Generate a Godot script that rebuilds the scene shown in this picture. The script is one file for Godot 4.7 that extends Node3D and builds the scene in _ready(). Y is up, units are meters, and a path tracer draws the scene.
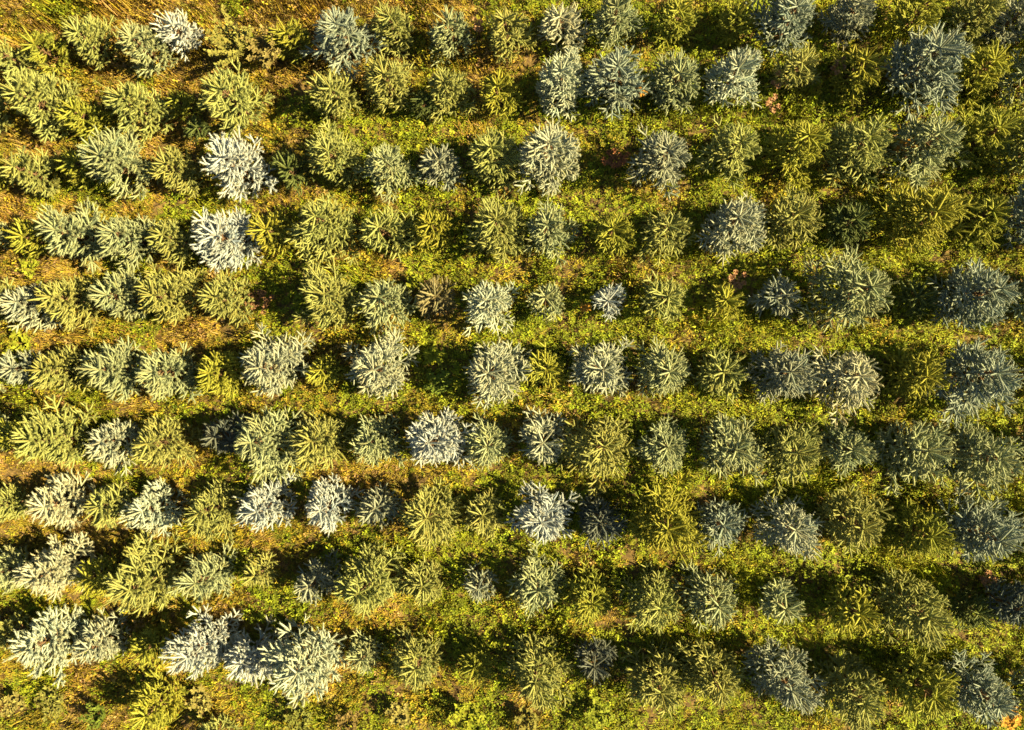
extends Node3D
# A plantation of young spruces in rows, seen straight down from a drone in low golden sun.

const CAM_H := 14.0
const FOCAL := 683.0            # focal length in pixels of a 1024 x 730 picture
const TILT := 0.066             # camera leans a little, so that the nadir lies right of the middle
const PITCH := 0.032            # and a little below it

# one line per planted row: [top pixel x, top pixel y, crown radius (quarter pixels), kind]
const ROWS := [
	[[-62, 55, 88, "o"], [-2, 50, 82, "o"], [36, 46, 76, "y"], [79, 33, 96, "o"], [132, 38, 94, "g"], [172, 24, 80, "w"], [286, 32, 80, "y"], [336, 24, 110, "f"], [390, 17, 90, "o"], [448, 22, 82, "g"], [505, 20, 84, "o"], [560, 17, 84, "p"], [617, 7, 98, "g"], [680, 9, 80, "y"], [738, 16, 70, "y"], [798, 6, 110, "f"], [860, 3, 86, "f"], [930, 1, 94, "y"], [990, 3, 82, "o"], [1030, 6, 80, "f"], [1092, 4, 100, "o"]],
	[[-46, 100, 90, "o"], [18, 93, 112, "o"], [74, 109, 80, "y"], [120, 96, 104, "o"], [176, 99, 48, "y"], [196, 127, 44, "d"], [222, 90, 108, "o"], [331, 89, 88, "o"], [384, 75, 98, "o"], [422, 99, 46, "d"], [443, 81, 88, "o"], [497, 86, 82, "y"], [561, 71, 104, "p"], [618, 67, 118, "f"], [680, 73, 98, "g"], [739, 67, 100, "p"], [803, 61, 80, "o"], [865, 60, 84, "y"], [938, 50, 150, "f"], [996, 60, 100, "y"], [1064, 56, 120, "g"]],
	[[-40, 160, 95, "y"], [13, 166, 88, "o"], [73, 162, 64, "y"], [100, 156, 124, "g"], [164, 163, 90, "o"], [223, 158, 118, "w"], [287, 168, 62, "d"], [328, 151, 104, "o"], [384, 160, 92, "g"], [439, 161, 78, "f"], [491, 148, 100, "o"], [550, 142, 124, "p"], [669, 150, 102, "f"], [742, 141, 96, "o"], [809, 135, 118, "y"], [872, 135, 114, "o"], [940, 133, 124, "g"], [1000, 128, 100, "y"], [1070, 130, 116, "o"]],
	[[-34, 232, 90, "g"], [21, 236, 76, "y"], [53, 229, 110, "g"], [114, 232, 108, "g"], [163, 235, 90, "o"], [216, 235, 122, "w"], [266, 229, 90, "y"], [315, 216, 132, "o"], [378, 227, 88, "o"], [430, 224, 88, "y"], [496, 219, 110, "o"], [547, 224, 98, "g"], [613, 229, 88, "y"], [669, 226, 98, "o"], [739, 218, 114, "p"], [798, 214, 108, "o"], [856, 219, 88, "d"], [938, 211, 146, "y"], [994, 210, 98, "y"], [1070, 208, 120, "f"]],
	[[-32, 300, 96, "o"], [15, 302, 98, "p"], [52, 297, 94, "o"], [107, 295, 102, "g"], [153, 295, 122, "o"], [215, 297, 96, "o"], [324, 294, 124, "o"], [378, 297, 104, "g"], [435, 296, 66, "s"], [486, 300, 98, "p"], [545, 297, 72, "g"], [608, 301, 64, "w"], [669, 297, 84, "o"], [727, 300, 58, "y"], [787, 295, 80, "f"], [872, 287, 140, "g"], [918, 297, 58, "d"], [1000, 289, 118, "f"], [1074, 290, 112, "g"]],
	[[-40, 371, 92, "g"], [13, 368, 72, "f"], [43, 370, 92, "o"], [101, 370, 106, "g"], [154, 372, 102, "g"], [208, 373, 92, "y"], [260, 368, 132, "p"], [321, 370, 74, "y"], [374, 370, 126, "p"], [488, 373, 116, "p"], [547, 370, 78, "y"], [603, 370, 116, "p"], [670, 372, 98, "g"], [724, 372, 86, "o"], [790, 372, 112, "f"], [861, 376, 130, "p"], [926, 377, 94, "y"], [996, 373, 148, "f"], [1086, 374, 110, "o"]],
	[[-48, 440, 100, "g"], [4, 440, 80, "y"], [32, 441, 118, "o"], [101, 442, 96, "p"], [146, 444, 104, "o"], [213, 437, 84, "b"], [250, 443, 132, "g"], [312, 441, 98, "o"], [368, 443, 100, "g"], [428, 443, 116, "w"], [487, 447, 96, "g"], [543, 443, 88, "p"], [604, 447, 136, "o"], [668, 447, 96, "g"], [736, 450, 114, "g"], [798, 453, 114, "o"], [853, 450, 94, "g"], [928, 451, 116, "g"], [1000, 458, 124, "g"], [1080, 458, 114, "g"]],
	[[-52, 508, 100, "g"], [-2, 506, 74, "o"], [43, 508, 106, "p"], [99, 507, 90, "o"], [143, 511, 98, "p"], [200, 513, 108, "o"], [256, 512, 108, "w"], [319, 511, 98, "w"], [375, 508, 82, "f"], [427, 518, 110, "o"], [482, 516, 78, "o"], [542, 523, 104, "w"], [600, 523, 84, "b"], [668, 530, 140, "y"], [723, 525, 94, "f"], [795, 530, 110, "p"], [863, 529, 116, "o"], [931, 537, 112, "y"], [1000, 541, 130, "f"], [1084, 546, 112, "o"]],
	[[-58, 578, 96, "o"], [-2, 574, 88, "g"], [33, 579, 118, "p"], [86, 579, 80, "y"], [130, 590, 138, "o"], [195, 584, 92, "g"], [256, 575, 56, "o"], [308, 587, 82, "f"], [358, 594, 120, "o"], [422, 587, 82, "o"], [478, 590, 54, "f"], [538, 592, 102, "g"], [592, 605, 90, "y"], [660, 608, 104, "o"], [720, 608, 106, "g"], [787, 610, 80, "g"], [860, 615, 90, "y"], [930, 618, 122, "o"], [978, 613, 68, "d"], [1024, 612, 90, "b"], [1092, 622, 110, "g"]],
	[[-54, 646, 96, "p"], [4, 636, 56, "o"], [30, 649, 118, "p"], [90, 649, 88, "p"], [143, 652, 84, "y"], [187, 658, 114, "w"], [240, 664, 98, "w"], [298, 672, 138, "p"], [361, 660, 70, "g"], [415, 670, 96, "o"], [474, 667, 68, "y"], [535, 682, 114, "o"], [594, 666, 78, "b"], [661, 693, 114, "o"], [722, 690, 104, "o"], [792, 692, 114, "f"], [866, 705, 114, "o"], [935, 699, 110, "y"], [997, 706, 112, "f"], [1080, 712, 116, "g"]],
	[[146, 716, 96, "y"], [206, 742, 60, "o"]],
]

# kind -> [words for the label, needle colour (linear)]
var kinds := {
	"w": ["silvery white", Color(0.445, 0.50, 0.515)],
	"p": ["pale silver green", Color(0.385, 0.43, 0.345)],
	"f": ["dusty blue", Color(0.265, 0.315, 0.265)],
	"b": ["dark slate blue", Color(0.12, 0.15, 0.14)],
	"g": ["sage green", Color(0.31, 0.355, 0.205)],
	"o": ["olive green", Color(0.295, 0.325, 0.11)],
	"y": ["yellow green", Color(0.285, 0.31, 0.05)],
	"d": ["deep green", Color(0.10, 0.135, 0.045)],
	"s": ["dull brownish green", Color(0.23, 0.215, 0.12)],
}

var taken := {}
var cam_right := Vector3(cos(TILT), -sin(TILT), 0)
var cam_fwd := Vector3(-sin(TILT) * cos(PITCH), -cos(TILT) * cos(PITCH), -sin(PITCH))
var cam_up := Vector3(sin(TILT) * sin(PITCH), cos(TILT) * sin(PITCH), -cos(PITCH))
var hills := FastNoiseLite.new()
var patches := FastNoiseLite.new()
var spots := FastNoiseLite.new()
var drynoise := FastNoiseLite.new()

# ---------------------------------------------------------------- helpers
func numbered(n: String) -> String:
	if not taken.has(n):
		taken[n] = 0
		return n
	taken[n] += 1
	return "%s_%03d" % [n, taken[n]]

func at(px: float, py: float, h: float) -> Vector3:      # the point of height h that a pixel shows
	var d := cam_right * ((px - 512.0) / FOCAL) - cam_up * ((py - 365.0) / FOCAL) + cam_fwd
	return Vector3(0, CAM_H, 0) + d * ((h - CAM_H) / d.y)

func ground_y(x: float, z: float) -> float:
	return hills.get_noise_2d(x, z) * 0.10

func srgb(c: Color) -> Color:
	return c.linear_to_srgb()

func mesh_of(v: PackedVector3Array, n: PackedVector3Array, c: PackedColorArray) -> ArrayMesh:
	var a := []
	a.resize(Mesh.ARRAY_MAX)
	a[Mesh.ARRAY_VERTEX] = v
	a[Mesh.ARRAY_NORMAL] = n
	a[Mesh.ARRAY_COLOR] = c
	var m := ArrayMesh.new()
	m.add_surface_from_arrays(Mesh.PRIMITIVE_TRIANGLES, a)
	return m

class Buf:
	var v := PackedVector3Array()
	var n := PackedVector3Array()
	var c := PackedColorArray()
	func tri(a: Vector3, b: Vector3, d: Vector3, na: Vector3, nb: Vector3, nd: Vector3, col: Color) -> void:
		# wind the face so that it runs clockwise seen from the side its normals point to
		if (b - a).cross(d - a).dot(na + nb + nd) > 0.0:
			v.push_back(a); v.push_back(d); v.push_back(b)
			n.push_back(na); n.push_back(nd); n.push_back(nb)
		else:
			v.push_back(a); v.push_back(b); v.push_back(d)
			n.push_back(na); n.push_back(nb); n.push_back(nd)
		c.push_back(col); c.push_back(col); c.push_back(col)
	func tube(pts: Array, rads: Array, sides: int, col: Color) -> void:
		for i in pts.size() - 1:
			var a: Vector3 = pts[i]
			var b: Vector3 = pts[i + 1]
			var d := (b - a).normalized()
			var u := d.cross(Vector3(0.31, 0.2, 0.93)).normalized()
			var w := d.cross(u)
			for k in sides:
				var t0 := TAU * k / sides
				var t1 := TAU * (k + 1) / sides
				var n0 := u * cos(t0) + w * sin(t0)
				var n1 := u * cos(t1) + w * sin(t1)
				tri(a + n0 * rads[i], a + n1 * rads[i], b + n0 * rads[i + 1], n0, n1, n0, col)
				tri(a + n1 * rads[i], b + n1 * rads[i + 1], b + n0 * rads[i + 1], n1, n1, n0, col)

# a needled shoot: a slim core with needles standing off it on every side
func shoot(bf: Buf, a: Vector3, b: Vector3, r: float, col: Color, rng: RandomNumberGenerator) -> void:
	var d := b - a
	var ln := d.length()
	d /= ln
	var u := d.cross(Vector3(0.21, 0.9, 0.37)).normalized()
	var w := d.cross(u)
	var ts := [0.0, 0.22, 0.72, 0.92]
	var rs := [0.28, 0.50, 0.46, 0.28]
	var sides := 5
	var ring := []
	for k in sides + 1:
		var t0 := TAU * k / sides
		ring.append(u * cos(t0) + w * sin(t0))
	for i in 3:
		var p: Vector3 = a + d * ln * float(ts[i])
		var q: Vector3 = a + d * ln * float(ts[i + 1])
		var r0: float = r * rs[i]
		var r1: float = r * rs[i + 1]
		for k in sides:
			var n0: Vector3 = ring[k]
			var n1: Vector3 = ring[k + 1]
			bf.tri(p + n0 * r0, p + n1 * r0, q + n0 * r1, n0, n1, n0, col)
			bf.tri(p + n1 * r0, q + n1 * r1, q + n0 * r1, n1, n1, n0, col)
	var e := a + d * ln * 0.92
	for k in sides:
		var n0: Vector3 = ring[k]
		var n1: Vector3 = ring[k + 1]
		bf.tri(e + n0 * r * 0.28, e + n1 * r * 0.28, b, n0, n1, d, col)
	var cnt := int(12.0 + ln * 170.0)
	for i in cnt:
		var t := (i + rng.randf()) / cnt
		var ph := i * 2.399963 + rng.randf() * 0.8
		var rad := u * cos(ph) + w * sin(ph)
		var tang := d.cross(rad)
		var p0 := a + d * ln * t + rad * r * 0.30
		var lean := rng.randf_range(0.5, 0.9)
		var tip := p0 + rad * r * rng.randf_range(0.5, 0.85) + d * r * lean
		var hw := tang * 0.0048
		var bn := (rad * lean - d * 0.6).normalized()
		var cc := col * rng.randf_range(0.84, 1.16)
		bf.tri(p0 - hw, p0 + hw, tip, bn, bn, bn, cc)

# ---------------------------------------------------------------- spruces
# meshes of one spruce shape: its needles, the wood of its branches, its trunk and its leader
func spruce_shape(R: float, H: float, seed_: int, sparse: float) -> Dictionary:
	var rng := RandomNumberGenerator.new()
	rng.seed = seed_
	var lead := clampf(H * rng.randf_range(0.15, 0.27), 0.16, 0.42)
	var hs := H - lead
	var need := Buf.new()
	var tr := Buf.new()
	var bark := Color(0.13, 0.085, 0.05)
	var y := hs
	var level := 0
	var a0 := rng.randf() * TAU
	var lop := rng.randf() * TAU                  # no spruce is equally full all round
	while y > 0.10:
		var d := hs - y
		var f := d / (hs - 0.1)
		var reach := lerpf(0.30, R, pow(f, 0.72)) if f < 0.75 else R * lerpf(0.975, 0.90, (f - 0.75) * 4.0)
		var major := level % 2 == 0
		var n := (rng.randi_range(6, 8) if level == 0 else (rng.randi_range(6, 8) if major else rng.randi_range(4, 6)))
		n = int(ceil(n * (0.75 + 0.45 * R)))
		for k in n:
			if level > 0 and rng.randf() < sparse + 0.03: continue
			var az := a0 + TAU * (k + rng.randf_range(-0.28, 0.28)) / n
			var L := reach * rng.randf_range(0.70, 1.16) * (1.0 + 0.16 * cos(az - lop) + 0.10 * cos(3.0 * az + lop * 2.0 + y * 2.0))
			if not major: L *= rng.randf_range(0.62, 0.95)
			var el := lerpf(0.80, 0.12, pow(f, 0.55)) + rng.randf_range(-0.22, 0.22)
			if level == 0: el = rng.randf_range(0.35, 0.8)
			branch(need, tr, Vector3(0, y + rng.randf_range(-0.03, 0.03), 0), az, el, maxf(L, 0.16), rng, bark, level == 0)
		a0 += rng.randf_range(0.3, 0.7)
		y -= rng.randf_range(0.11, 0.155)
		level += 1
	var sway := Vector3(rng.randf_range(-0.012, 0.012), 0, rng.randf_range(-0.012, 0.012))
	tr.tube([Vector3(0, -0.08, 0), Vector3(0, 0.05, 0), sway + Vector3(0, hs * 0.5, 0), Vector3(0, hs, 0)], [0.024 + H * 0.017, 0.016 + H * 0.014, 0.010 + H * 0.009, 0.011], 8, Color(0.15, 0.10, 0.065))
	var le := Buf.new()
	var top := Vector3(rng.randf_range(-0.05, 0.05), lead, rng.randf_range(-0.05, 0.05))
	shoot(le, Vector3(0, -0.01, 0), top, 0.030, Color(0.93, 0.86, 0.78), rng)
	for k in 3:                                   # buds round the tip
		var t := TAU * k / 3.0 + rng.randf()
		shoot(le, top - Vector3(0, 0.015, 0), top + Vector3(cos(t) * 0.03, 0.012, sin(t) * 0.03), 0.012, Color(0.93, 0.86, 0.78), rng)
	return {"R": R, "H": H, "hs": hs, "crown": mesh_of(need.v, need.n, need.c), "trunk": mesh_of(tr.v, tr.n, tr.c), "leader": mesh_of(le.v, le.n, le.c), "tris": need.v.size() / 3}

func tint(rng: RandomNumberGenerator) -> Color:
	var v := rng.randf_range(0.82, 1.17)
	var wv := rng.randf_range(-0.07, 0.07)
	return Color(v * (1.0 + wv), v, v * (1.0 - wv * 1.5))

func branch(need: Buf, wood: Buf, o: Vector3, az: float, el: float, L: float, rng: RandomNumberGenerator, bark: Color, top: bool) -> void:
	var out := Vector3(cos(az), 0, sin(az))
	var side := Vector3(-sin(az), 0, cos(az))
	var dir := out * cos(el) + Vector3.UP * sin(el)
	var bend := rng.randf_range(-0.04, 0.12) * L
	var sb := rng.randf_range(-0.10, 0.10) * L
	var nseg := 4
	var pts := []
	for i in nseg + 1:
		var t := float(i) / nseg
		pts.append(o + dir * L * t + Vector3.UP * (bend * (t * t - t * 0.6)) + side * sb * t * t)
	if top:
		shoot(need, pts[0], pts[4], rng.randf_range(0.033, 0.040), tint(rng), rng)
		return
	wood.tube(pts, [0.011, 0.009, 0.007, 0.005, 0.003], 4, bark)
	var bt := tint(rng).lerp(Color(1.05, 0.98, 0.85), rng.randf() * 0.5)     # branches differ in age and vigour
	var tipl := clampf(L * 0.5, 0.18, 0.32)
	var fwd: Vector3 = (pts[4] - pts[3]).normalized()
	var lift := (fwd + Vector3.UP * rng.randf_range(0.0, 0.35)).normalized()
	shoot(need, pts[4] - fwd * tipl * 0.6, pts[4] + (lift - fwd * 0.6) * tipl * 0.4, rng.randf_range(0.033, 0.040), bt * tint(rng), rng)
	# the older, needled axis further in
	shoot(need, pts[1], pts[4] - fwd * tipl * 0.55, 0.031, bt * tint(rng), rng)
	# side shoots in fans, each fan on a node of the branch
	var s := L * rng.randf_range(0.32, 0.46)
	while s < L - tipl * 0.3:
		var t := s / L
		var fi := t * nseg
		var i0 := mini(int(fi), nseg - 1)
		var p: Vector3 = (pts[i0] as Vector3).lerp(pts[i0 + 1], fi - i0)
		for sg in [-1.0, 1.0]:
			if rng.randf() < 0.12: continue
			var ln := clampf((L - s) * 0.5 + 0.12, 0.15, 0.29) * rng.randf_range(0.75, 1.2)
			var ang := rng.randf_range(0.55, 1.0)
			var up := rng.randf_range(-0.1, 0.55)
			var sd: Vector3 = (fwd * cos(ang) + side * sg * sin(ang) + Vector3.UP * up).normalized()
			var e := p + sd * ln
			shoot(need, p, e, rng.randf_range(0.029, 0.037), bt * tint(rng), rng)
			if ln > 0.20:
				for s2 in [-1.0, 1.0]:
					if rng.randf() < 0.3: continue
					var q := p.lerp(e, rng.randf_range(0.35, 0.65))
					var d2: Vector3 = (sd * 0.8 + (sd.cross(Vector3.UP)).normalized() * s2 * 0.65 + Vector3.UP * rng.randf_range(-0.05, 0.4)).normalized()
					shoot(need, q, q + d2 * rng.randf_range(0.11, 0.17), 0.031, bt * tint(rng), rng)
		if rng.randf() < 0.35:                    # one standing up from the branch
			var sd2: Vector3 = (fwd * 0.8 + Vector3.UP * rng.randf_range(0.5, 0.9) + side * rng.randf_range(-0.4, 0.4)).normalized()
			shoot(need, p, p + sd2 * rng.randf_range(0.12, 0.19), 0.033, bt * tint(rng), rng)
		s += rng.randf_range(0.11, 0.155)

var needle_mats := {}
func needle_mat(kind: String, k: int) -> StandardMaterial3D:
	var key := kind + str(k)
	if not needle_mats.has(key):
		var base: Color = kinds[kind][1]
		var rng := RandomNumberGenerator.new()
		rng.seed = hash(key)
		var v := rng.randf_range(0.88, 1.12)
		var wv := rng.randf_range(-0.05, 0.05)
		var m := StandardMaterial3D.new()
		m.albedo_color = srgb(Color(base.r * v * (1 + wv), base.g * v, base.b * v * (1 - wv)))
		m.vertex_color_use_as_albedo = true
		m.roughness = 0.62
		m.metallic_specular = 0.35
		m.cull_mode = BaseMaterial3D.CULL_DISABLED
		needle_mats[key] = m
	return needle_mats[key]

func part(parent: Node3D, called: String, mesh: Mesh, mat: Material) -> MeshInstance3D:
	var mi := MeshInstance3D.new()
	mi.name = called
	mi.mesh = mesh
	mi.material_override = mat
	parent.add_child(mi, true)
	return mi

func size_word(rz: float) -> String:
	if rz < 70: return "small"
	if rz < 105: return "medium"
	if rz < 128: return "large"
	return "very large"

func plain_mat(c: Color, rough := 0.85) -> StandardMaterial3D:
	var m := StandardMaterial3D.new()
	m.albedo_color = srgb(c)
	m.vertex_color_use_as_albedo = true
	m.roughness = rough
	m.metallic_specular = 0.3
	m.cull_mode = BaseMaterial3D.CULL_DISABLED
	return m

func plant_trees() -> void:
	var shapes := []
	var specs := [[0.36, 0.86, 0.0], [0.38, 0.95, 0.12], [0.33, 0.80, 0.10],
		[0.50, 1.14, 0.0], [0.51, 1.22, 0.12], [0.48, 1.10, 0.06], [0.53, 1.18, 0.2],
		[0.60, 1.34, 0.0], [0.61, 1.40, 0.12], [0.58, 1.30, 0.06], [0.63, 1.38, 0.18], [0.62, 1.28, 0.04],
		[0.64, 1.44, 0.24], [0.55, 1.24, 0.26], [0.68, 1.42, 0.1], [0.46, 1.04, 0.14], [0.73, 1.54, 0.06], [0.75, 1.60, 0.15], [0.71, 1.48, 0.04], [0.83, 1.72, 0.1]]
	var tris := 0
	for i in specs.size():
		var sp: Array = specs[i]
		var sh := spruce_shape(sp[0], sp[1], 1000 + i * 17, sp[2])
		shapes.append(sh)
		tris += sh.tris
	print("spruce triangles ", tris)
	var barkm := plain_mat(Color(1, 1, 1), 0.9)
	var protos := {}
	var rng := RandomNumberGenerator.new()
	rng.seed = 77
	var by_label := {}
	var far_of := {}
	for row in ROWS:
		var j := 0
		for e in row:
			var want: float = e[2] / 3.842 * 0.0244
			var best := []
			for i in shapes.size():
				if absf(shapes[i].R - want) < 0.07: best.append(i)
			if best.is_empty():
				var bi := 0
				for i in shapes.size():
					if absf(shapes[i].R - want) < absf(shapes[bi].R - want): bi = i
				best = [bi]
			var si: int = best[rng.randi() % best.size()]
			var sh: Dictionary = shapes[si]
			var t: Node3D
			if protos.has(si):
				t = protos[si].duplicate()
			else:
				t = Node3D.new()
				part(t, "trunk", sh.trunk, barkm)
				part(t, "crown", sh.crown, null)
				part(t, "leader", sh.leader, null)
				protos[si] = t
			var ld := t.get_node("leader") as Node3D
			ld.position.y = sh.hs
			ld.scale.y = rng.randf_range(0.8, 1.9)
			t.name = numbered("spruce_tree")
			add_child(t)
			var sc: float = want / sh.R
			var hsc: float = lerpf(1.0, sc, 0.8) * rng.randf_range(0.98, 1.12)
			t.scale = Vector3(sc * rng.randf_range(0.92, 1.06), hsc, sc * rng.randf_range(0.92, 1.08))
			var p := at(e[0], e[1], sh.hs * hsc)
			t.position = Vector3(p.x, ground_y(p.x, p.z) - 0.01, p.z)
			t.rotation.y = rng.randf() * TAU
			var nm := needle_mat(e[3], rng.randi() % 3)
			(t.get_node("crown") as MeshInstance3D).material_override = nm
			(t.get_node("leader") as MeshInstance3D).material_override = nm
			# the label: its own size and colour and those of its neighbours in the row
			var nb := []
			for q in [j - 1, j + 1]:
				if q >= 0 and q < row.size():
					nb.append(size_word(row[q][2]) + " " + kinds[row[q][3]][0])
			nb.sort()
			var lab: String = size_word(e[2]) + " " + kinds[e[3]][0] + " spruce "
			if nb.size() == 2: lab += "between " + nb[0] + " and " + nb[1] + " spruces"
			else: lab += "ending its row beside a " + nb[0] + " spruce"
			if not by_label.has(lab): by_label[lab] = []
			by_label[lab].append(t)
			var own: String = size_word(e[2]) + " " + kinds[e[3]][0] + " spruce"
			for q in [j - 2, j + 2, j - 1, j + 1, j - 3, j + 3]:
				var q2: int = j + (q - j) * 2 if absi(q - j) == 1 else q
				if q >= 0 and q < row.size() and q2 >= 0 and q2 < row.size():
					var fl: String = own + " standing two places from a " + size_word(row[q][2]) + " " + kinds[row[q][3]][0] + " one"
					if absi(q - j) == 3: fl = fl.replace("two", "three")
					if q2 != q:
						fl = own + " beside " + size_word(row[q][2]) + " " + kinds[row[q][3]][0] + ", then " + size_word(row[q2][2]) + " " + kinds[row[q2][3]][0] + " spruce"
					if not far_of.has(fl): far_of[fl] = []
					if not far_of[fl].has(t): far_of[fl].append(t)
			t.set_meta("label", lab)
			t.set_meta("category", "tree")
			t.set_meta("group", "young spruces planted in rows")
			j += 1
	for lab in by_label:                          # twins by their nearest neighbours: tell them apart by the next ones
		if by_label[lab].size() < 2: continue
		for t in by_label[lab]:
			for fl in far_of:
				if far_of[fl].size() == 1 and far_of[fl][0] == t:
					t.set_meta("label", fl)
					break

# ---------------------------------------------------------------- ground and ground cover
func build_ground() -> void:
	var xs := PackedFloat32Array()
	var zs := PackedFloat32Array()
	for v in [-90.0, -60.0, -40.0, -28.0, -20.0]: xs.push_back(v)
	var g := -15.0
	while g <= 15.0:
		xs.push_back(g)
		g += 0.12
	for v in [20.0, 28.0, 40.0, 60.0, 90.0]: xs.push_back(v)
	for v in [-90.0, -60.0, -40.0, -28.0, -18.0]: zs.push_back(v)
	g = -11.5
	while g <= 11.5:
		zs.push_back(g)
		g += 0.12
	for v in [18.0, 28.0, 40.0, 60.0, 90.0]: zs.push_back(v)
	var v := PackedVector3Array()
	var n := PackedVector3Array()
	var idx := PackedInt32Array()
	var w := xs.size()
	for iz in zs.size():
		for ix in w:
			var x := xs[ix]
			var z := zs[iz]
			v.push_back(Vector3(x, ground_y(x, z) + spots.get_noise_2d(x * 2.5, z * 2.5) * 0.02, z))
			var hx := (ground_y(x + 0.1, z) - ground_y(x - 0.1, z)) / 0.2
			var hz := (ground_y(x, z + 0.1) - ground_y(x, z - 0.1)) / 0.2
			n.push_back(Vector3(-hx, 1, -hz).normalized())
	for iz in zs.size() - 1:
		for ix in w - 1:
			var a := iz * w + ix
			idx.append_array([a, a + 1, a + w, a + 1, a + w + 1, a + w])
	var arr := []
	arr.resize(Mesh.ARRAY_MAX)
	arr[Mesh.ARRAY_VERTEX] = v
	arr[Mesh.ARRAY_NORMAL] = n
	arr[Mesh.ARRAY_INDEX] = idx
	var m := ArrayMesh.new()
	m.add_surface_from_arrays(Mesh.PRIMITIVE_TRIANGLES, arr)
	var mat := StandardMaterial3D.new()
	var nt := NoiseTexture2D.new()
	nt.width = 1024
	nt.height = 1024
	nt.seamless = true
	var fn := FastNoiseLite.new()
	fn.noise_type = FastNoiseLite.TYPE_SIMPLEX
	fn.frequency = 0.018
	fn.fractal_octaves = 6
	fn.seed = 5
	nt.noise = fn
	var gr := Gradient.new()
	gr.offsets = PackedFloat32Array([0.0, 0.35, 0.55, 0.75, 1.0])
	gr.colors = PackedColorArray([srgb(Color(0.05, 0.035, 0.018)), srgb(Color(0.10, 0.065, 0.03)), srgb(Color(0.13, 0.10, 0.03)), srgb(Color(0.20, 0.13, 0.05)), srgb(Color(0.25, 0.18, 0.09))])
	nt.color_ramp = gr
	mat.albedo_texture = nt
	mat.uv1_triplanar = true
	mat.uv1_world_triplanar = true
	mat.uv1_scale = Vector3(0.4, 0.4, 0.4)
	mat.roughness = 0.95
	var o := MeshInstance3D.new()
	o.name = "ground"
	o.mesh = m
	o.material_override = mat
	o.set_meta("kind", "structure")
	o.set_meta("label", "brown soil and litter under the grass and the spruce rows")
	o.set_meta("category", "ground")
	add_child(o)

func leaf(bf: Buf, p: Vector3, d: Vector3, ln: float, wd: float, col: Color) -> void:
	var s := d.cross(Vector3.UP)
	if s.length() < 0.01: s = Vector3.RIGHT
	s = s.normalized() * wd
	var up := s.cross(d).normalized()
	if up.y < 0: up = -up
	var m := p + d * ln * 0.48
	var t := p + d * ln - up * ln * 0.12
	var lf := m + s + up * wd * 0.35
	var rt := m - s + up * wd * 0.35
	bf.tri(p, lf, t, up, up, up, col)
	bf.tri(p, t, rt, up, up, up, col)

func blade(bf: Buf, p: Vector3, d: Vector3, ln: float, wd: float, droop: float, col: Color) -> void:
	var s := d.cross(Vector3.UP).normalized() * wd
	var flat := Vector3(d.x, 0, d.z)
	var m := p + d * ln * 0.5
	var t := p + d * ln * 0.85 + flat * ln * droop * 0.5 - Vector3.UP * ln * droop
	var up := s.cross(d).normalized()
	if up.y < 0: up = -up
	bf.tri(p - s, p + s, m + s * 0.8, up, up, up, col)
	bf.tri(p - s, m + s * 0.8, m - s * 0.8, up, up, up, col)
	bf.tri(m - s * 0.8, m + s * 0.8, t, up, up, up, col)

func pick(pal: Array, rng: RandomNumberGenerator) -> Color:
	var c: Color = pal[rng.randi() % pal.size()]
	return c.lerp(pal[rng.randi() % pal.size()], rng.randf() * 0.5) * rng.randf_range(0.78, 1.18)

# a loose round patch of low plants: leaves on short stems, grass blades and dry blades
func cover_patch(seed_: int, rad: float, leaves: int, blades: int, hgt: float, lsize: float, pal: Array, bpal: Array, lean: float) -> ArrayMesh:
	var rng := RandomNumberGenerator.new()
	rng.seed = seed_
	var bf := Buf.new()
	var fn := FastNoiseLite.new()
	fn.seed = seed_
	fn.frequency = 5.0
	var done := 0
	while done < leaves:                          # leaves in little heads of four to nine
		var a := rng.randf() * TAU
		var r := rad * pow(rng.randf(), 0.6)
		var o := Vector3(cos(a) * r, 0, sin(a) * r)
		var hh := hgt * clampf(0.55 + fn.get_noise_2d(o.x, o.z) * 1.3 + rng.randf_range(-0.25, 0.3), 0.12, 1.6)
		var col := pick(pal, rng)
		var n := rng.randi_range(4, 9)
		var big := rng.randf_range(0.65, 1.35)
		for i in n:
			var da := TAU * (i + rng.randf()) / n
			var d := Vector3(cos(da), rng.randf_range(-0.25, 0.75), sin(da)).normalized()
			var v := rng.randf_range(0.8, 1.2)
			var p := o + Vector3(d.x * 0.012, hh * rng.randf_range(0.65, 1.0), d.z * 0.012)
			leaf(bf, p, d, lsize * big * rng.randf_range(0.7, 1.25), lsize * big * rng.randf_range(0.22, 0.42), col * v)
		done += n
	var la := rng.randf() * TAU
	for i in blades:
		var a := rng.randf() * TAU
		var r := rad * sqrt(rng.randf())
		var p := Vector3(cos(a) * r, -0.01, sin(a) * r)
		var da := rng.randf() * TAU
		var d := (Vector3(cos(da), 0, sin(da)) * rng.randf_range(0.1, 0.8) + Vector3(cos(la), 0, sin(la)) * lean + Vector3.UP * rng.randf_range(0.35, 1.0)).normalized()
		blade(bf, p, d, hgt * 1.7 * rng.randf_range(0.5, 1.25), rng.randf_range(0.0035, 0.0065), rng.randf_range(0.05, 0.5), pick(bpal, rng))
	return mesh_of(bf.v, bf.n, bf.c)

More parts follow.
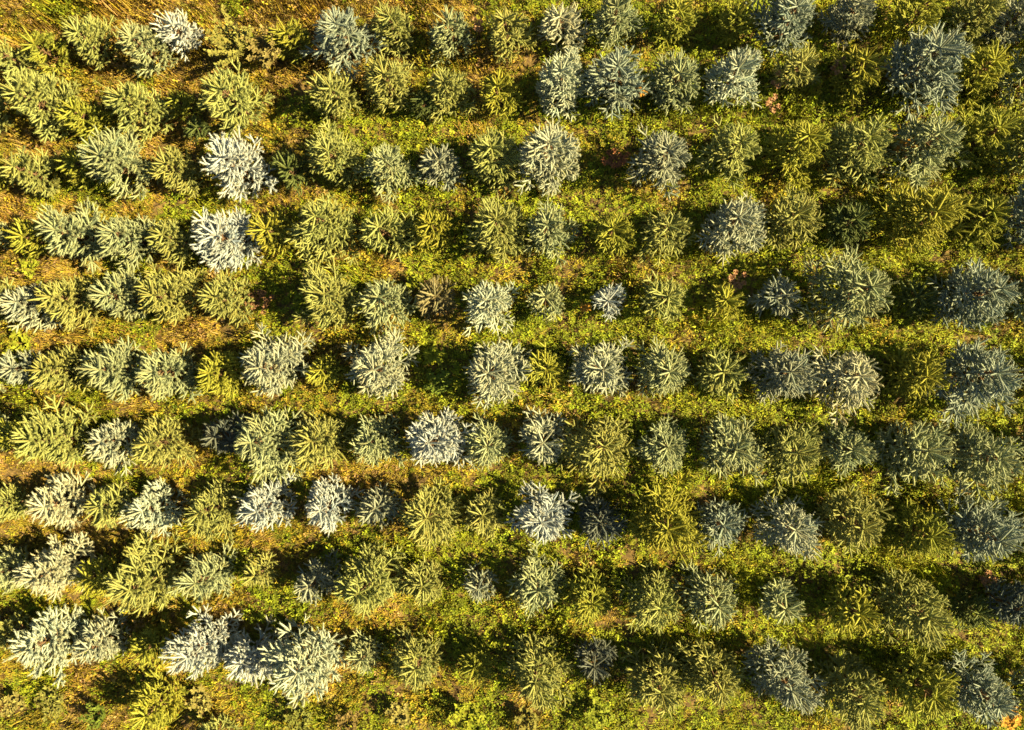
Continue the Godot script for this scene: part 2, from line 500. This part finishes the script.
func cover() -> void:
	var lime := Color(0.235, 0.31, 0.022)
	var bright := Color(0.34, 0.40, 0.03)
	var yellow := Color(0.38, 0.32, 0.035)
	var deep := Color(0.085, 0.13, 0.018)
	var moss := Color(0.16, 0.18, 0.03)
	var ochre := Color(0.37, 0.285, 0.045)
	var rust := Color(0.30, 0.18, 0.045)
	var straw := Color(0.46, 0.35, 0.16)
	var rose := Color(0.34, 0.235, 0.12)
	var earth := Color(0.17, 0.11, 0.045)
	var sets := [
		["leafy_ground_cover", "low lime green leafy ground cover between the spruce rows", "ground cover", [lime, bright, lime, deep, moss], [lime, moss, yellow], 360, 90, 0.13, 0.037, 0.1],
		["mixed_ground_cover", "yellowing leafy ground cover between the spruce rows", "ground cover", [yellow, lime, moss, ochre, deep, yellow], [yellow, ochre, moss], 250, 140, 0.13, 0.035, 0.2],
		["dry_grass", "ochre dry grass and withered leaves between the spruce rows", "grass", [ochre, rust, yellow, earth, rose, moss], [straw, ochre, yellow, yellow, earth, rust], 90, 210, 0.12, 0.040, 0.6],
		["grass", "yellowish green grass between the spruce rows", "grass", [lime, bright, deep], [lime, bright, bright, moss, yellow], 90, 260, 0.13, 0.040, 0.35],
	]
	var mat := plain_mat(Color(1, 1, 1), 0.7)
	var rng := RandomNumberGenerator.new()
	rng.seed = 4
	var per := 4
	var lists := []
	var cols := []
	for i in sets.size() * per:
		lists.append([])
		cols.append([])
	var step := 0.36
	var z := -9.8
	while z < 9.8:
		var x := -13.4
		while x < 13.6:
			var px := x + rng.randf_range(-0.16, 0.16)
			var pz := z + rng.randf_range(-0.16, 0.16)
			var green := 0.62 + 0.038 * px + patches.get_noise_2d(px, pz) * 0.75 + rng.randf_range(-0.2, 0.2)
			var margin := smoothstep(-5.9, -6.9, pz) * smoothstep(0.5, -3.0, px)
			green -= margin * 0.55 * smoothstep(-10.5, -8.5, px)      # the unplanted dry margin in the corner
			var k := 1
			if green < 0.22: k = 2
			elif green > 0.52: k = 0
			if drynoise.get_noise_2d(px, pz) > 0.12 and k > 0 and rng.randf() < 0.6: k = 3 if green > 0.3 else 2
			if rng.randf() < 0.10: k = rng.randi() % 4
			var v := rng.randi() % per
			var s := rng.randf_range(0.8, 1.2)
			var hs := s * rng.randf_range(0.55, 1.45) * maxf(0.35, 1.0 + 1.0 * patches.get_noise_2d(px * 2.1 + 31.0, pz * 2.1))
			if rng.randf() < 0.13: hs *= 1.9             # taller weeds stand here and there
			if k == 0 and px > 2.0 and rng.randf() < 0.45: k = 3
			hs *= 1.0 + margin
			var b := Basis(Vector3(rng.randf_range(-1, 1), 0, rng.randf_range(-1, 1)).normalized(), rng.randf_range(0.0, 0.1)) * Basis(Vector3.UP, rng.randf() * TAU) * Basis.from_scale(Vector3(s, hs, s))
			lists[k * per + v].append(Transform3D(b, Vector3(px, ground_y(px, pz), pz)))
			var tv := rng.randf_range(0.70, 1.06)
			cols[k * per + v].append(Color(tv * rng.randf_range(0.94, 1.06), tv, tv))
			x += step
		z += step
	for k in sets.size():
		var st: Array = sets[k]
		for v in per:
			var i: int = k * per + v
			var mm := MultiMesh.new()
			mm.transform_format = MultiMesh.TRANSFORM_3D
			mm.use_colors = true
			mm.mesh = cover_patch(500 + i, 0.30, st[5], st[6], st[7], st[8], st[3], st[4], st[9])
			mm.instance_count = lists[i].size()
			for q in lists[i].size():
				mm.set_instance_transform(q, lists[i][q])
				mm.set_instance_color(q, cols[i][q])
			var o := MultiMeshInstance3D.new()
			o.name = numbered(st[0])
			o.multimesh = mm
			o.material_override = mat
			o.set_meta("kind", "stuff")
			o.set_meta("label", st[1])
			o.set_meta("category", st[2])
			o.set_meta("group", st[1])
			add_child(o)

# ---------------------------------------------------------------- single weeds
func weed(px: float, py: float, h: float, r: float, col: Color, stems: int, leaves: int, lsize: float, heads: bool, label: String, called: String, seed_: int) -> void:
	var rng := RandomNumberGenerator.new()
	rng.seed = seed_
	var p := at(px, py, h * 0.8)
	var t := Node3D.new()
	t.name = numbered(called)
	add_child(t)
	t.position = Vector3(p.x, ground_y(p.x, p.z), p.z)
	t.set_meta("label", label)
	t.set_meta("category", "weed")
	var lm := plain_mat(col)
	var sm := plain_mat(col.lerp(Color(0.25, 0.16, 0.07), 0.6))
	for i in stems:
		var a := TAU * (i + rng.randf() * 0.7) / stems
		var rr := r * rng.randf_range(0.35, 1.0)
		var hh := h * rng.randf_range(0.7, 1.0)
		var e := Vector3(cos(a) * rr, hh, sin(a) * rr)
		var mid := Vector3(cos(a) * rr * 0.35, hh * 0.55, sin(a) * rr * 0.35)
		var b := Buf.new()
		b.tube([Vector3(0, -0.04, 0), mid, e], [0.007, 0.005, 0.003], 4, Color(1, 1, 1))
		var st := part(t, "stem", mesh_of(b.v, b.n, b.c), sm)
		var lf := Buf.new()
		for k in leaves:
			var u := rng.randf_range(0.25, 1.0)
			var q := mid.lerp(e, (u - 0.25) / 0.75) if u > 0.25 else mid
			var da := rng.randf() * TAU
			var d := Vector3(cos(da), rng.randf_range(-0.1, 0.7), sin(da)).normalized()
			var v := rng.randf_range(0.75, 1.25)
			leaf(lf, q, d, lsize * rng.randf_range(0.7, 1.3), lsize * 0.3, Color(v, v * rng.randf_range(0.9, 1.05), v))
		if heads:
			for k in 26:
				var d := Vector3(rng.randf_range(-1, 1), rng.randf_range(-0.2, 1), rng.randf_range(-1, 1)).normalized()
				var v := rng.randf_range(0.9, 1.5)
				leaf(lf, e + d * 0.015, d, 0.05, 0.012, Color(v, v * 0.9, v * 0.85))
		part(st, "leaves", mesh_of(lf.v, lf.n, lf.c), lm)

func plant_weeds() -> void:
	var rose := Color(0.42, 0.26, 0.16)
	var orange := Color(0.50, 0.28, 0.05)
	var lime := Color(0.26, 0.31, 0.03)
	var green := Color(0.13, 0.19, 0.03)
	var olive := Color(0.26, 0.25, 0.08)
	weed(586, 307, 0.45, 0.12, orange, 4, 16, 0.07, false, "orange leaved weed beside the small silvery white spruce", "leafy_weed", 1)
	weed(478, 26, 0.5, 0.12, rose, 4, 8, 0.06, true, "pink seed headed weed between two spruces by the dry margin", "seeding_weed", 2)
	weed(780, 80, 0.6, 0.16, rose, 5, 8, 0.06, true, "tall pink seed headed weed beside a spruce with orange leaves below", "seeding_weed", 3)
	weed(838, 66, 0.6, 0.16, rose, 6, 10, 0.06, true, "dusky pink weed between two yellowish spruces near the big blue one", "seeding_weed", 4)
	weed(772, 103, 0.4, 0.16, rose, 5, 10, 0.06, true, "low pink seed headed weed at the grass strip below the tall one", "seeding_weed", 5)
	weed(641, 88, 0.8, 0.12, orange, 4, 14, 0.08, false, "orange leaved sprig leaning on a dusty blue spruce", "leafy_weed", 6)
	weed(905, 145, 0.9, 0.16, orange, 5, 18, 0.08, false, "tall orange leaved weed growing against a sage green spruce", "leafy_weed", 7)
	weed(736, 281, 0.4, 0.22, rose, 8, 14, 0.06, true, "spreading rose brown weed above a small yellow green spruce", "seeding_weed", 8)
	weed(988, 580, 0.4, 0.18, rose, 6, 12, 0.06, true, "rose brown weed on the grass strip above the deep green spruce", "seeding_weed", 9)
	weed(414, 281, 0.35, 0.22, lime, 9, 22, 0.075, false, "bright lime weed clump beside the dull brownish green spruce", "leafy_weed", 10)
	weed(437, 385, 0.30, 0.36, green, 14, 22, 0.075, false, "broad green weed clump filling a gap between two pale spruces", "leafy_weed", 11)
	weed(432, 355, 0.30, 0.26, lime, 10, 22, 0.075, false, "lime weed clump at the edge of the gap in the row", "leafy_weed", 12)
	weed(228, 38, 1.15, 0.62, Color(0.27, 0.28, 0.075), 26, 44, 0.075, false, "twiggy olive shrub beside the silvery spruce with the long leader", "twiggy_shrub", 13)
	weed(262, 48, 1.0, 0.5, Color(0.25, 0.22, 0.08), 20, 32, 0.07, false, "brownish twiggy shrub next to the olive one", "twiggy_shrub", 14)
	weed(262, 300, 0.35, 0.3, Color(0.24, 0.14, 0.08), 10, 14, 0.06, true, "dark brown dead weed in the empty planting gap", "dead_weed", 15)
	weed(617, 160, 0.35, 0.3, Color(0.28, 0.13, 0.07), 10, 14, 0.06, true, "russet dead weed in the gap beside the dusty blue spruce", "dead_weed", 16)
	weed(1012, 718, 0.35, 0.3, orange, 10, 18, 0.08, false, "orange dry weed at the foot of a large dusty blue spruce", "leafy_weed", 17)
	weed(200, 702, 0.5, 0.34, olive, 14, 26, 0.07, false, "olive weed clump below two silvery white spruces", "leafy_weed", 18)
	weed(95, 716, 0.6, 0.34, green, 14, 26, 0.07, false, "dark green weed clump in the weedy end strip", "leafy_weed", 19)
	weed(8, 706, 0.5, 0.3, olive, 14, 26, 0.07, false, "yellowish olive weed clump in the weedy end strip", "leafy_weed", 29)
	weed(50, 704, 0.55, 0.4, olive.lerp(green, 0.4), 18, 28, 0.07, false, "broad grey olive weed clump in the weedy end strip", "leafy_weed", 20)
	weed(297, 722, 0.55, 0.36, green.lerp(olive, 0.4), 16, 26, 0.07, false, "mid green weed clump below the big pale silver green spruce", "leafy_weed", 25)
	weed(350, 724, 0.55, 0.3, Color(0.2, 0.16, 0.06), 12, 18, 0.06, true, "brown withered weed clump in the weedy end strip", "dead_weed", 26)
	weed(400, 716, 0.5, 0.3, olive, 14, 24, 0.07, false, "pale olive weed clump in the weedy end strip", "leafy_weed", 21)
	weed(468, 718, 0.6, 0.4, lime, 18, 28, 0.08, false, "lime leafy weed clump in the weedy end strip", "leafy_weed", 22)
	weed(528, 722, 0.5, 0.34, Color(0.2, 0.2, 0.05), 14, 24, 0.07, false, "mossy green weed clump below a large olive green spruce", "leafy_weed", 27)
	weed(596, 716, 0.5, 0.34, lime.lerp(green, 0.5), 14, 24, 0.07, false, "fresh green weed clump below the dark slate blue spruce", "leafy_weed", 28)
	weed(28, 265, 0.3, 0.34, lime, 12, 24, 0.075, false, "lime leafy weed clump between the rows by a yellow green spruce", "leafy_weed", 23)
	weed(20, 343, 0.3, 0.4, lime, 14, 24, 0.075, false, "broad lime leafy weed patch between rows by dusty blue spruce", "leafy_weed", 24)

# ---------------------------------------------------------------- scene
func _ready() -> void:
	var cam := Camera3D.new()
	cam.name = "camera"
	cam.basis = Basis(cam_right, cam_up, -cam_fwd)
	cam.position = Vector3(0, CAM_H, 0)
	cam.fov = rad_to_deg(2.0 * atan(365.0 / FOCAL))
	cam.far = 400.0
	cam.near = 0.1
	add_child(cam)
	cam.current = true

	var we := WorldEnvironment.new()
	we.name = "environment"
	var env := Environment.new()
	var sm := ProceduralSkyMaterial.new()
	sm.sky_top_color = Color(0.48, 0.56, 0.62)
	sm.sky_horizon_color = Color(0.80, 0.74, 0.62)
	sm.sky_curve = 0.12
	sm.ground_bottom_color = Color(0.25, 0.2, 0.1)
	sm.ground_horizon_color = Color(0.6, 0.5, 0.35)
	sm.sky_energy_multiplier = 0.46
	var sky := Sky.new()
	sky.sky_material = sm
	env.background_mode = Environment.BG_SKY
	env.sky = sky
	env.tonemap_mode = Environment.TONE_MAPPER_LINEAR
	env.tonemap_exposure = 3.65
	env.sdfgi_enabled = true
	env.ssao_enabled = true
	env.ssil_enabled = true
	we.environment = env
	add_child(we)

	var sun := DirectionalLight3D.new()
	sun.name = "sun"
	sun.light_energy = 1.6
	sun.light_color = Color(1.0, 0.885, 0.63)
	sun.light_angular_distance = 0.5
	sun.shadow_enabled = true
	var el := deg_to_rad(35.0)
	var az := deg_to_rad(4.0)        # from the right, a little from below
	var to_sun := Vector3(cos(el) * cos(az), sin(el), cos(el) * sin(az))
	sun.basis = Basis.looking_at(-to_sun, Vector3.UP)
	add_child(sun)

	hills.seed = 3
	hills.frequency = 0.35
	patches.seed = 11
	patches.frequency = 0.42
	patches.fractal_octaves = 3
	spots.seed = 21
	spots.frequency = 1.6
	drynoise.seed = 31
	drynoise.frequency = 0.6

	build_ground()
	plant_trees()

	cover()
	plant_weeds()
